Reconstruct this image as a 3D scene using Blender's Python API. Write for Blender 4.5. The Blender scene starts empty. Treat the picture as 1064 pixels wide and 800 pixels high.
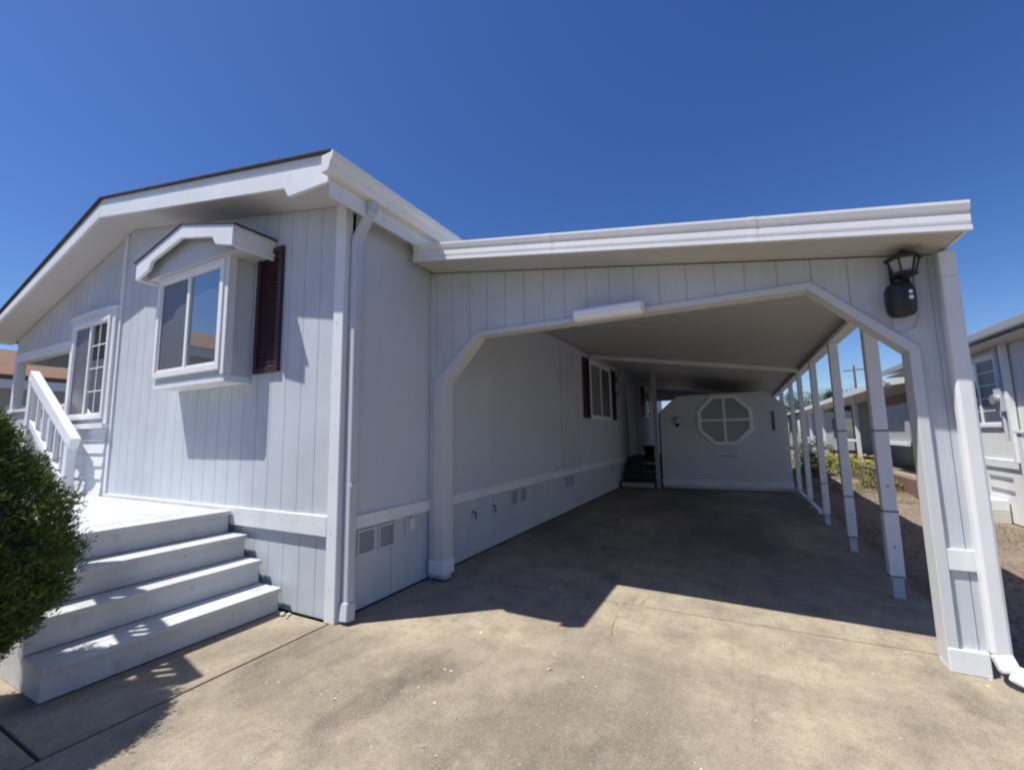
import bpy, bmesh, math, random
from mathutils import Vector, Matrix
random.seed(7)
SC = bpy.context.scene
COL = SC.collection
rad = math.radians

# ------------------------------------------------------------------ camera
YAW, PITCH, ROLL = 0.479009, 0.117081, -0.017173
CAM = Vector((2.818, -2.433, 1.40))
fw = Vector((-math.sin(YAW) * math.cos(PITCH), math.cos(YAW) * math.cos(PITCH), math.sin(PITCH)))
rt = Vector((math.cos(YAW), math.sin(YAW), 0))
up = rt.cross(fw)
r2 = rt * math.cos(ROLL) + up * math.sin(ROLL)
u2 = -rt * math.sin(ROLL) + up * math.cos(ROLL)
cam_d = bpy.data.cameras.new('camera')
cam_d.sensor_width = 36
cam_d.lens = 446.22 / 1064 * 36
cam_d.clip_start = 0.02
cam_d.clip_end = 2000
cam = bpy.data.objects.new('camera', cam_d)
COL.objects.link(cam)
cam.matrix_world = Matrix(((r2.x, u2.x, -fw.x, CAM.x), (r2.y, u2.y, -fw.y, CAM.y), (r2.z, u2.z, -fw.z, CAM.z), (0, 0, 0, 1)))
SC.camera = cam

# ------------------------------------------------------------------ light
SUN_DIR = Vector((0.40, 0.33, -1.0)).normalized()          # the way the light travels
SUN_EL = math.asin(-SUN_DIR.z)
SUN_AZ = math.atan2(-SUN_DIR.x, -SUN_DIR.y)
w = bpy.data.worlds.new('World'); SC.world = w; w.use_nodes = True
nt = w.node_tree; bg = nt.nodes['Background']
sky = nt.nodes.new('ShaderNodeTexSky'); sky.sky_type = 'NISHITA'; sky.sun_disc = False
sky.sun_elevation = SUN_EL; sky.sun_rotation = SUN_AZ
sky.altitude = 300; sky.air_density = 1.0; sky.dust_density = 0.5; sky.ozone_density = 5.0
hs_ = nt.nodes.new('ShaderNodeHueSaturation'); hs_.inputs['Saturation'].default_value = 1.22; hs_.inputs['Hue'].default_value = .513; hs_.inputs['Value'].default_value = 1.35
nt.links.new(sky.outputs[0], hs_.inputs['Color']); nt.links.new(hs_.outputs[0], bg.inputs[0]); bg.inputs[1].default_value = 0.075
sun_d = bpy.data.lights.new('sun', 'SUN'); sun_d.energy = 5.0; sun_d.angle = rad(0.5); sun_d.color = (1, .97, .91)
sun = bpy.data.objects.new('sun', sun_d); COL.objects.link(sun)
sun.rotation_euler = SUN_DIR.to_track_quat('-Z', 'Y').to_euler(); sun.location = (-20, -20, 40)
vs = SC.view_settings
vs.view_transform = 'Standard'; vs.look = 'None'; vs.exposure = 0.30; vs.gamma = 1; vs.use_curve_mapping = False
SC.cycles.filter_width = 2.1; SC.cycles.max_bounces = 8; SC.cycles.diffuse_bounces = 4

# ------------------------------------------------------------------ materials
class NM:
    def __init__(s, name):
        s.m = bpy.data.materials.new(name); s.m.use_nodes = True
        s.t = s.m.node_tree; s.b = s.t.nodes['Principled BSDF']
        s.tc = s.t.nodes.new('ShaderNodeTexCoord')
    def n(s, typ, **kw):
        x = s.t.nodes.new(typ)
        for k, v in kw.items():
            if k in x.inputs.keys(): x.inputs[k].default_value = v
            else: setattr(x, k, v)
        return x
    def l(s, a, b): s.t.links.new(a, b)
    def coords(s, scale=(1, 1, 1)):
        g = s.n('ShaderNodeNewGeometry')
        mp = s.n('ShaderNodeMapping'); mp.inputs['Scale'].default_value = scale
        s.l(g.outputs['Position'], mp.inputs['Vector']); return mp.outputs[0]
    def noise(s, scale=5, detail=4, rough=.55, stretch=(1, 1, 1)):
        x = s.n('ShaderNodeTexNoise'); x.inputs['Scale'].default_value = scale
        x.inputs['Detail'].default_value = detail; x.inputs['Roughness'].default_value = rough
        s.l(s.coords(stretch), x.inputs['Vector']); return x.outputs['Fac']
    def ramp(s, fac, a, b, ca=(0, 0, 0, 1), cb=(1, 1, 1, 1)):
        r = s.n('ShaderNodeValToRGB'); e = r.color_ramp.elements
        e[0].position = a; e[1].position = b; e[0].color = ca; e[1].color = cb
        s.l(fac, r.inputs[0]); return r.outputs[0]
    def mix(s, fac, a, b, mode='MIX'):
        x = s.n('ShaderNodeMix'); x.data_type = 'RGBA'; x.blend_type = mode
        for sock, v in ((0, fac), (6, a), (7, b)):
            if isinstance(v, (int, float)): x.inputs[sock].default_value = v
            elif isinstance(v, tuple): x.inputs[sock].default_value = (*v[:3], 1)
            else: s.l(v, x.inputs[sock])
        return x.outputs[2]
    def bump(s, h, strength=.3, dist=.01):
        x = s.n('ShaderNodeBump'); x.inputs['Strength'].default_value = strength; x.inputs['Distance'].default_value = dist
        s.l(h, x.inputs['Height']); s.l(x.outputs[0], s.b.inputs['Normal'])
    def col(s, c):
        if isinstance(c, tuple): s.b.inputs['Base Color'].default_value = (*c[:3], 1)
        else: s.l(c, s.b.inputs['Base Color'])
    def rough(s, r):
        if isinstance(r, (int, float)): s.b.inputs['Roughness'].default_value = r
        else: s.l(r, s.b.inputs['Roughness'])

def paint(name, c, var=.12, grain=None, rough=.55, bump=.15, dirt=.10, dirtcol=(.25, .22, .18), streak=.35):
    m = NM(name)
    n1 = m.noise(1.7, 5, .6)
    c2 = tuple(x * (1 - var) for x in c)
    base = m.mix(m.ramp(n1, .35, .7), c, c2)
    st = grain or (1, 1, 1)
    n2 = m.noise(60 if not grain else 9, 4, .6, st)
    base = m.mix(m.ramp(n2, .55, .8, (0, 0, 0, 1), (streak, streak, streak, 1)), base, c2)
    n3 = m.noise(6, 6, .7, (1, 1, .35))
    base = m.mix(m.ramp(n3, .56, .80, (0, 0, 0, 1), (dirt, dirt, dirt, 1)), base, dirtcol)
    m.col(base); m.rough(rough); m.bump(n2, bump, .004)
    return m.m

GREY = (.56, .60, .64)
M = {}
M['siding'] = paint('painted_siding', GREY, .15, (9, 9, .5), .65, .9, .12, streak=1.0)
M['skirt'] = paint('painted_skirting', (.51, .56, .605), .09, (9, 9, .5), .65, .3, .14)
M['white'] = paint('white_trim_paint', (.76, .785, .80), .10, (5, 5, 1), .5, .25, .22)
M['metalwhite'] = paint('white_aluminium', (.80, .805, .80), .08, (6, 6, 1), .4, .08, .18)
M['greymetal'] = paint('grey_painted_downspout', (.52, .55, .60), .06, None, .4, .05, .08)
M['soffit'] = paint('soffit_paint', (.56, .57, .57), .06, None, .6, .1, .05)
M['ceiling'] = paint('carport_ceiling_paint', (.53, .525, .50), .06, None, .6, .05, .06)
M['deck'] = paint('worn_white_deck_paint', (.58, .585, .59), .20, (9, 1.2, 9), .6, .5, .8, (.32, .27, .22))
M['vinyl'] = paint('white_vinyl_frame', (.82, .82, .83), .03, None, .35, .03, .03)
M['nbwall'] = paint('neighbour_siding', (.74, .745, .73), .06, (9, 9, .5), .6, .2, .08)
M['nbgrey'] = paint('grey_wall_paint', (.36, .37, .38), .08, None, .6, .1, .08)
M['nbshade'] = paint('recess_shade_wall', (.13, .135, .145), .08, None, .6, .1, .08)  # shade of the porch recess put into the wall colour
M['nbtan'] = paint('cream_wall_paint', (.60, .57, .50), .06, None, .6, .1, .08)
M['maroon'] = paint('maroon_shutter', (.046, .016, .026), .2, None, .45, .05, .02)
M['black'] = paint('black_metal', (.018, .019, .022), .2, None, .4, .05, .05)
M['blackwood'] = paint('black_step_paint', (.022, .022, .024), .2, None, .6, .1, .1)
M['brown_roof'] = paint('brown_shingles', (.22, .115, .065), .3, None, .85, .5, .2)
M['shingle'] = paint('dark_shingles', (.06, .06, .066), .35, None, .9, .5, .2)
M['vent'] = paint('vent_grille', (.30, .32, .35), .1, None, .5, .05, .1)
M['box'] = paint('outlet_box', (.62, .63, .64), .05, None, .4, .03, .05)
M['redwood'] = paint('reddish_planter_boards', (.19, .125, .098), .2, (1, 1, 6), .7, .2, .1)
M['pole'] = paint('weathered_pole', (.13, .10, .08), .2, (6, 6, .6), .8, .3, .1)
M['bark'] = paint('bark', (.09, .065, .048), .3, (6, 6, 1), .9, .7, .1)
M['diffuser'] = paint('lamp_diffuser', (.88, .88, .88), .02, None, .3, .01, .02)
M['rust'] = paint('steel_strap', (.20, .20, .21), .2, None, .5, .05, .2)

def glassy(name, c, refl=.45, rough=.02):
    m = NM(name); m.col(c); m.rough(rough)
    m.b.inputs['IOR'].default_value = 2.3 if refl > .3 else 1.5
    m.b.inputs['Coat Weight'].default_value = 1.0; m.b.inputs['Coat Roughness'].default_value = rough
    m.b.inputs['Coat IOR'].default_value = 2.0 if refl > .3 else 1.4
    m.bump(m.noise(1.3, 2, .5), .06, .01)
    return m.m
M['glass'] = glassy('window_glass', (.06, .075, .085))
M['screen'] = glassy('insect_screen', (.085, .09, .10), .1, .45)
M['dimglass'] = glassy('curtained_glass', (.29, .30, .30), .1, .15)
M['darkglass'] = glassy('smoked_lantern_glass', (.34, .35, .35), .1, .1)

def concrete():
    m = NM('driveway_concrete')
    g = m.n('ShaderNodeNewGeometry'); sp_ = m.n('ShaderNodeSeparateXYZ'); m.l(g.outputs['Position'], sp_.inputs[0])
    big = m.noise(.75, 7, .62); mid = m.noise(3.6, 8, .68); small = m.noise(17, 6, .7)
    a = m.mix(m.ramp(big, .36, .62), (.465, .388, .278), (.235, .193, .145))
    a = m.mix(m.ramp(mid, .46, .70, (0, 0, 0, 1), (.5, .5, .5, 1)), a, (.15, .122, .096))
    a = m.mix(m.ramp(mid, .27, .44, (.6, .6, .6, 1), (0, 0, 0, 1)), a, (.45, .39, .30))
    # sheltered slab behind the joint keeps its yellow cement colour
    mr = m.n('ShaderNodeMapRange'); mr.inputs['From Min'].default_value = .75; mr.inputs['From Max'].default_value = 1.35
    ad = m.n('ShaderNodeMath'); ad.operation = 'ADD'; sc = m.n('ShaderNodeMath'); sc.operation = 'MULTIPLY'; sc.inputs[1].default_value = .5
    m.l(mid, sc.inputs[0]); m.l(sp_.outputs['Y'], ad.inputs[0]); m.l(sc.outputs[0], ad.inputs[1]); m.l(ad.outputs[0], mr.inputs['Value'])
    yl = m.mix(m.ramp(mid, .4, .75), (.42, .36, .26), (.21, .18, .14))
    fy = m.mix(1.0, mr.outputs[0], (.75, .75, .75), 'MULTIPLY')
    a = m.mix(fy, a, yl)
    # brush streaks and tyre-worn lanes running along the drive
    st = m.noise(3.0, 6, .7, (2.2, .35, 1))
    a = m.mix(m.ramp(st, .55, .74, (0, 0, 0, 1), (.55, .55, .55, 1)), a, (.125, .102, .08))
    a = m.mix(m.ramp(small, .50, .72, (0, 0, 0, 1), (.55, .55, .55, 1)), a, (.21, .18, .145))
    # oil drips from cars
    oil = m.ramp(m.noise(1.25, 5, .6, (1.1, .6, 1)), .57, .72, (0, 0, 0, 1), (.7, .7, .7, 1))
    a = m.mix(oil, a, (.085, .073, .062))
    carport_shade = m.n('ShaderNodeMapRange'); carport_shade.inputs['From Min'].default_value = 2.1; carport_shade.inputs['From Max'].default_value = 3.6; m.l(ad.outputs[0], carport_shade.inputs['Value'])  # slab darkened further inside the carport, its shade put into the colour
    shade_mottle = m.ramp(m.noise(.8, 5, .6, (1.0, .45, 1)), .36, .60, (.12, .12, .12, 1), (.85, .85, .85, 1))
    a = m.mix(m.mix(1.0, carport_shade.outputs[0], shade_mottle, 'MULTIPLY'), a, (.125, .115, .102))
    # exposed sand and aggregate
    vo = m.n('ShaderNodeTexVoronoi'); vo.inputs['Scale'].default_value = 210; m.l(m.coords(), vo.inputs['Vector'])
    bw = m.n('ShaderNodeRGBToBW'); m.l(vo.outputs['Color'], bw.inputs[0])
    a = m.mix(m.ramp(bw.outputs[0], .66, .85, (0, 0, 0, 1), (.34, .34, .34, 1)), a, (.50, .45, .37))
    a = m.mix(m.ramp(bw.outputs[0], .20, .36, (.32, .32, .32, 1), (0, 0, 0, 1)), a, (.10, .085, .07))
    v2 = m.n('ShaderNodeTexVoronoi'); v2.inputs['Scale'].default_value = 7.0; m.l(m.coords(), v2.inputs['Vector'])
    spot = m.ramp(v2.outputs['Distance'], .03, .075, (1, 1, 1, 1), (0, 0, 0, 1))
    gate = m.ramp(m.noise(40, 4, .7), .50, .56)
    a = m.mix(m.mix(1.0, spot, gate, 'MULTIPLY'), a, (.70, .68, .64))
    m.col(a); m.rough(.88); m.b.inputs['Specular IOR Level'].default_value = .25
    m.bump(m.mix(.5, bw.outputs[0], small), .5, .005)
    return m.m
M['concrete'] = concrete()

def dirt():
    m = NM('bark_and_dirt')
    a = m.mix(m.ramp(m.noise(1.3, 6, .65), .35, .68), (.27, .205, .15), (.185, .142, .108))
    chips = m.noise(34, 4, .7, (1, .45, 1))
    a = m.mix(m.ramp(chips, .5, .72, (0, 0, 0, 1), (.8, .8, .8, 1)), a, (.36, .285, .215))
    a = m.mix(m.ramp(m.noise(70, 3, .7), .3, .5, (.7, .7, .7, 1), (0, 0, 0, 1)), a, (.08, .058, .042))
    m.col(a); m.rough(.95); m.bump(m.mix(.5, chips, m.noise(14, 5, .7)), .9, .03)
    return m.m
M['dirt'] = dirt()

def leafmat(name, c1, c2, c3, scale=3.0, trans=.25):
    m = NM(name)
    oi = m.n('ShaderNodeNewGeometry')
    a = m.mix(oi.outputs['Random Per Island'], c1, c2)
    a = m.mix(m.ramp(m.noise(scale, 4, .6), .45, .7), a, c3)
    m.col(a); m.rough(.6); m.b.inputs['Specular IOR Level'].default_value = .25
    tr = m.n('ShaderNodeBsdfTranslucent'); m.l(a, tr.inputs[0])
    mx = m.n('ShaderNodeMixShader'); mx.inputs[0].default_value = trans
    out = m.t.nodes['Material Output']
    m.l(m.b.outputs[0], mx.inputs[1]); m.l(tr.outputs[0], mx.inputs[2]); m.l(mx.outputs[0], out.inputs[0])
    return m.m
M['needles'] = leafmat('conifer_needles', (.055, .095, .022), (.10, .155, .035), (.18, .215, .05), 7)
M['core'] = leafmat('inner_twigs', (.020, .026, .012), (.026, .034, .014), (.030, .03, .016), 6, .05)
M['leaf'] = leafmat('tree_leaves', (.035, .065, .02), (.06, .095, .03), (.075, .10, .035), .8)
M['leaf2'] = leafmat('dark_conifer_leaves', (.022, .042, .02), (.035, .06, .026), (.045, .065, .03), .8)
M['weed'] = leafmat('yellow_green_weeds', (.15, .19, .035), (.26, .26, .06), (.20, .21, .06), 3)
M['grass'] = leafmat('dry_grass', (.16, .15, .05), (.22, .18, .075), (.12, .135, .04), 2)
M['flower_white'] = leafmat('white_blossom', (.75, .73, .70), (.8, .78, .75), (.7, .68, .66), 2, .2)
M['flower_yellow'] = leafmat('yellow_blossom', (.75, .60, .20), (.8, .66, .28), (.7, .52, .2), 2, .2)
M['litter'] = leafmat('pale_leaf_litter', (.55, .52, .46), (.70, .68, .63), (.45, .40, .33), 2, .1)

# ------------------------------------------------------------------ mesh helpers
class MB:
    def __init__(s): s.v = []; s.f = []
    def add(s, vs_, fs):
        o = len(s.v); s.v += [tuple(p) for p in vs_]; s.f += [tuple(i + o for i in f) for f in fs]; return s
    def box(s, x0, x1, y0, y1, z0, z1):
        x0, x1 = min(x0, x1), max(x0, x1); y0, y1 = min(y0, y1), max(y0, y1); z0, z1 = min(z0, z1), max(z0, z1)
        return s.add([(x0, y0, z0), (x1, y0, z0), (x1, y1, z0), (x0, y1, z0), (x0, y0, z1), (x1, y0, z1), (x1, y1, z1), (x0, y1, z1)],
                     [(0, 3, 2, 1), (4, 5, 6, 7), (0, 1, 5, 4), (1, 2, 6, 5), (2, 3, 7, 6), (3, 0, 4, 7)])
    def prism(s, poly, axis, a, b):
        """poly: 2-D points in the two remaining axes in x,y,z order; extruded along axis from a to b."""
        def P(p, t):
            return {'x': (t, p[0], p[1]), 'y': (p[0], t, p[1]), 'z': (p[0], p[1], t)}[axis]
        n = len(poly)
        return s.add([P(p, a) for p in poly] + [P(p, b) for p in poly],
                     [tuple(range(n))[::-1], tuple(range(n, 2 * n))] + [(i, (i + 1) % n, n + (i + 1) % n, n + i) for i in range(n)])
    def bar(s, p, q, wx, wz, up_=Vector((0, 0, 1))):
        """rectangular bar from p to q, wx across, wz along 'up'"""
        p, q = Vector(p), Vector(q); d = (q - p).normalized()
        a = d.cross(up_)
        if a.length < 1e-4: a = d.cross(Vector((1, 0, 0)))
        a.normalize(); b = a.cross(d).normalized()
        vs_ = [c + a * sx * wx / 2 + b * sz * wz / 2 for c in (p, q) for sx, sz in ((-1, -1), (1, -1), (1, 1), (-1, 1))]
        return s.add(vs_, [(3, 2, 1, 0), (4, 5, 6, 7), (0, 1, 5, 4), (1, 2, 6, 5), (2, 3, 7, 6), (3, 0, 4, 7)])
    def tube(s, pts, r, n=10, cap=True):
        pts = [Vector(p) for p in pts]
        rs = r if isinstance(r, (list, tuple)) else [r] * len(pts)
        vs_, fs = [], []
        a = None
        for i, p in enumerate(pts):
            d = (pts[min(i + 1, len(pts) - 1)] - pts[max(i - 1, 0)]).normalized()
            if a is None:
                a = d.orthogonal().normalized()
            a = (a - d * a.dot(d)).normalized(); b = d.cross(a)
            for k in range(n):
                t = 2 * math.pi * k / n
                vs_.append(p + (a * math.cos(t) + b * math.sin(t)) * rs[i])
        for i in range(len(pts) - 1):
            for k in range(n):
                fs.append((i * n + k, i * n + (k + 1) % n, (i + 1) * n + (k + 1) % n, (i + 1) * n + k))
        if cap:
            fs.append(tuple(range(n))[::-1]); fs.append(tuple(range((len(pts) - 1) * n, len(pts) * n)))
        return s.add(vs_, fs)
    def lathe(s, prof, cx, cy, n=20):
        """prof: (r, z) from bottom to top"""
        vs_, fs = [], []
        for r, z in prof:
            for k in range(n):
                t = 2 * math.pi * k / n; vs_.append((cx + r * math.cos(t), cy + r * math.sin(t), z))
        for i in range(len(prof) - 1):
            for k in range(n):
                fs.append((i * n + k, i * n + (k + 1) % n, (i + 1) * n + (k + 1) % n, (i + 1) * n + k))
        fs.append(tuple(range(n))[::-1]); fs.append(tuple(range((len(prof) - 1) * n, len(prof) * n)))
        return s.add(vs_, fs)
    def build(s, name, mat, parent=None, bevel=0, smooth=False, origin=None):
        me = bpy.data.meshes.new(name)
        wo = Vector((0, 0, 0))
        if parent is not None: wo = WO[parent]
        elif origin is not None: wo = Vector(origin)
        me.from_pydata([(x - wo.x, y - wo.y, z - wo.z) for x, y, z in s.v], [], s.f)
        me.update()
        bm = bmesh.new(); bm.from_mesh(me); bmesh.ops.recalc_face_normals(bm, faces=bm.faces); bm.to_mesh(me); bm.free()
        me.materials.append(mat if not isinstance(mat, str) else M[mat])
        o = bpy.data.objects.new(name, me); COL.objects.link(o)
        if parent is not None: o.parent = parent; WO[o] = wo
        else: o.location = wo; WO[o] = wo
        if bevel:
            b = o.modifiers.new('bevel', 'BEVEL'); b.width = bevel; b.segments = 2; b.limit_method = 'ANGLE'; b.harden_normals = False
        if smooth:
            for p in me.polygons: p.use_smooth = True
        return o
WO = {}
def tag(o, label=None, cat=None, group=None, kind=None):
    for k, v in (('label', label), ('category', cat), ('group', group), ('kind', kind)):
        if v: o[k] = v
    return o
def thing(name, loc, label, cat, group=None):
    o = bpy.data.objects.new(name, None); COL.objects.link(o); o.location = loc; o.empty_display_size = .2
    WO[o] = Vector(loc); return tag(o, label, cat, group)
def bx(name, mat, parent, *a, bevel=.004): return MB().box(*a).build(name, mat, parent, bevel)

def clip(poly, lo, hi):
    def cut(pl, c, keep_ge):
        out = []
        for i in range(len(pl)):
            a, b = pl[i], pl[(i + 1) % len(pl)]
            ia = a[0] >= c if keep_ge else a[0] <= c; ib = b[0] >= c if keep_ge else b[0] <= c
            if ia: out.append(a)
            if ia != ib:
                t = (c - a[0]) / (b[0] - a[0]); out.append((c, a[1] + t * (b[1] - a[1])))
        return out
    p = cut(poly, lo, True)
    return cut(p, hi, False) if p else p
def area(p): return abs(sum(p[i][0] * p[(i + 1) % len(p)][1] - p[(i + 1) % len(p)][0] * p[i][1] for i in range(len(p)))) / 2
def siding(mb, poly, axis, face, back, pitch=.2032, gap=.006, depth=.006, off=0.0):
    """grooved sheet siding: outline poly (u, z) on the plane axis = face, body reaching to 'back'."""
    sg = 1 if back > face else -1
    mb.prism(poly, axis, face + sg * depth, back)
    us = [p[0] for p in poly]; u = math.floor((min(us) - off) / pitch) * pitch + off
    while u < max(us):
        c = clip(poly, u + gap / 2, u + pitch - gap / 2)
        q = []
        for p in c:
            if not q or (abs(p[0] - q[-1][0]) + abs(p[1] - q[-1][1])) > 1e-5: q.append(p)
        if len(q) >= 3 and area(q) > 1e-5: mb.prism(q, axis, face, face + sg * depth)
        u += pitch
    return mb

# ------------------------------------------------------------------ ground
def sheet(name, mat, x0, x1, y0, y1, z, nx=1, ny=1, amp=0, seed=0, kind='structure'):
    rng = random.Random(seed); m = MB(); vs_ = []
    for j in range(ny + 1):
        for i in range(nx + 1):
            e = 0 if i in (0, nx) or j in (0, ny) else amp
            vs_.append((x0 + (x1 - x0) * i / nx, y0 + (y1 - y0) * j / ny, z + rng.uniform(-e, e)))
    m.add(vs_, [(j * (nx + 1) + i, j * (nx + 1) + i + 1, (j + 1) * (nx + 1) + i + 1, (j + 1) * (nx + 1) + i) for j in range(ny) for i in range(nx)])
    return tag(m.build(name, mat), kind=kind)
sheet('ground', 'dirt', -600, 600, -600, 600, -.03)
yard = MB()
def yz(x, y):
    return -.012 + .018 * math.sin(x * 2.3 + y * 1.1) * math.sin(y * 1.7 - x) + .010 * math.sin(x * 7.1) * math.sin(y * 6.3) + max(0, min(.22, (y - 9) * .04)) * max(0, min(1, (x - 4.2) * .8))
nx_, ny_ = 60, 200
vs_ = []
for j in range(ny_ + 1):
    for i in range(nx_ + 1):
        x = 4.0 + 8 * i / nx_; y = -6 + 36 * j / ny_
        vs_.append((x, y, yz(x, y) - (.03 if x < 4.15 else 0)))
yard.add(vs_, [(j * (nx_ + 1) + i, j * (nx_ + 1) + i + 1, (j + 1) * (nx_ + 1) + i + 1, (j + 1) * (nx_ + 1) + i) for j in range(ny_) for i in range(nx_)])
tag(yard.build('dirt_yard', 'dirt', smooth=True), kind='structure')
dr = MB()
T = .09
xs = [(-.04, 4.12)]
for x0, x1, y0, y1 in ((-.035, 4.12, -9.0, 1.312), (-.035, 4.10, 1.328, 5.2), (-.035, 4.10, 5.216, 9.2), (-.035, 4.10, 9.216, 15.5)):
    dr.box(x0, x1, y0, y1, -T, 0)
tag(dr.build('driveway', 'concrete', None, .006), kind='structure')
wk = MB()
for x0, x1, y0, y1 in ((-1.6, -.058, -1.55, -.012), (-.74, -.058, -3.4, -1.566), (-.74, -.058, -9, -3.416)):
    wk.box(x0, x1, y0, y1, -T, -.004)
tag(wk.build('footpath', 'concrete', None, .006), kind='structure')
tag(MB().box(-60, 60, -16, -9.05, -.1, -.02).build('road', paint('asphalt', (.06, .06, .062), .25, None, .9, .4, .1)), kind='structure')
# crack lines in the slab: thin dark ribbons of missing concrete
ck = MB(); rng = random.Random(3)
def crack(p, q, wd, amp, n):
    p, q = Vector(p), Vector(q); d = (q - p).normalized(); nrm = Vector((-d.y, d.x, 0)); L = []
    for i in range(n + 1):
        t = i / n; c = p.lerp(q, t) + nrm * rng.uniform(-amp, amp) * (1 if 0 < i < n else 0)
        ww = wd * rng.uniform(.4, 1.2) * (1 if i < n else .2); L += [(c.x - nrm.x * ww, c.y - nrm.y * ww, .004), (c.x + nrm.x * ww, c.y + nrm.y * ww, .004)]
    ck.add(L, [(2 * i, 2 * i + 1, 2 * i + 3, 2 * i + 2) for i in range(n)])
crack((1.83, 1.31, 0), (1.95, .55, 0), .0014, .03, 14); crack((2.0, 1.33, 0), (2.10, 1.62, 0), .0013, .02, 8)
crack((1.2, 3.3, 0), (3.2, 3.1, 0), .0013, .04, 24)
tag(ck.build('driveway_cracks', paint('crack_shadow_dirt', (.05, .042, .035), .2), None), kind='stuff', label='hairline cracks across the tan concrete driveway', cat='cracks')

# ------------------------------------------------------------------ the manufactured home
HX, HL, HY = 0.0, -7.7, 17.0
RX = -3.85
def sof(x): return 4.10 - (.19 * (x - RX) if x >= RX else .255 * (RX - x))     # underside of eave boards
house = thing('mobile_home', (-3.8, 0, 0), 'pale grey single-storey home with grooved siding and bay window beside the carport', 'house')
H = house
# front wall (right module and gable over the left), planks run upright
front = MB()
siding(front, [(-4.0, .79), (0, .79), (0, sof(0)), (RX, sof(RX)), (-4.0, sof(-4.0))], 'y', 0, .10, off=-.1)
front.build('front_wall', 'siding', H)
fl = MB()
siding(fl, [(-5.40, .79), (-4.0, .79), (-4.0, sof(-4.0)), (HL, sof(HL)), (HL, 2.72), (-5.40, 2.72)], 'y', .002, .10, off=-.05)
fl.build('gable_wall', 'siding', H)
sk = MB(); siding(sk, [(-5.4, 0), (-.10, 0), (-.10, .64), (-5.4, .64)], 'y', .016, .10, off=-.06); sk.build('skirting', 'skirt', H)
bx('skirting_trim', 'white', H, -5.4, -.105, -.022, .014, .632, .79)
# lap siding below the porch window
lp = MB()
for k in range(5):
    z = .80 + k * .155
    lp.prism([(-.036, z), (-.004, z), (-.004, z + .15), (-.018, z + .15)], 'x', -5.32, -4.10)
lp.build('lap_siding', 'white', H, .002)
bx('skirting_trim', 'white', H, -5.36, -4.06, -.050, -.024, .70, .80)
bx('gable_trim', 'white', H, -4.06, -3.99, -.018, .0, .80, sof(-4.0) - .01, bevel=.003)
bx('corner_trim', 'white', H, -.10, .012, -.022, .002, 0.0, 3.385, bevel=.003)
bx('corner_trim', 'white', H, .002, .018, .004, .055, 0.0, 3.38, bevel=.003)
# side wall
side = MB(); siding(side, [(.02, .76), (HY, .76), (HY, 3.36), (.02, 3.36)], 'x', 0, -.10, pitch=.4064, gap=.002, depth=.0012)
side.build('side_wall', paint('side_wall_paint', (.555, .60, .66), .07, (9, 9, .5), .65, .5, .06), H)
ss = MB(); siding(ss, [(.02, 0.02), (HY, 0.02), (HY, .66), (.02, .66)], 'x', -.014, -.10, pitch=.61, gap=.006, depth=.005); ss.build('skirting', 'skirt', H)
bx('skirting_trim', 'white', H, -.012, .022, .06, HY, .665, .772)
for k in range(8):
    MB().tube([(-.05, -.0222, .25 + k * .42), (-.05, -.0245, .25 + k * .42)], .006, 8).build('nail_head', 'greymetal', H)
    if k < 7: MB().tube([(-.25 - k * .2032, -.0222, .735), (-.25 - k * .2032, -.0242, .735)], .005, 8).build('nail_head', 'greymetal', H)
bx('foundation_gap', 'black', H, -.09, -.016, .02, HY, -.02, .03, bevel=0)
# back and far walls, floor inside so nothing is see-through
bx('back_wall', 'siding', H, HL, -.1, HY - .1, HY, 0, 3.2)
MB().prism([(2.5, 0.0), (HY, 0.0), (HY, 3.1), (2.5, 3.1)], 'x', HL, HL + .1).build('left_wall', 'siding', H)
# recessed porch at the left corner
bx('porch_back_wall', 'siding', H, HL + .1, -5.4, 2.5, 2.6, .7, 3.3)
bx('porch_side_wall', 'siding', H, -5.42, -5.32, .1, 2.5, .7, 3.3)
bx('porch_floor', 'deck', H, HL, -5.42, .10, 2.5, .80, .88)
bx('porch_half_wall', 'siding', H, HL, -5.40, .01, .10, 0, 1.90)
bx('porch_half_wall', 'siding', H, HL, HL + .1, .1, 2.5, 0, 1.90)
bx('porch_cap', 'white', H, HL - .02, -5.40, -.03, .13, 1.90, 1.945)
bx('porch_cap', 'white', H, HL - .03, HL + .12, .13, 2.5, 1.90, 1.945)
bx('porch_post', 'white', H, HL, HL + .11, -.01, .10, 1.945, 2.72)
bx('porch_header', 'white', H, HL, -5.40, -.014, .0, 2.72, 2.86)
bx('porch_header', 'siding', H, HL, HL + .1, .1, 2.5, 2.72, 3.12)
bx('porch_ceiling', 'soffit', H, HL + .1, -5.42, .1, 2.5, 3.08, 3.11, bevel=0)
bx('porch_door', 'maroon', H, -7.1, -6.25, 2.47, 2.5, .88, 2.75)
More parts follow.
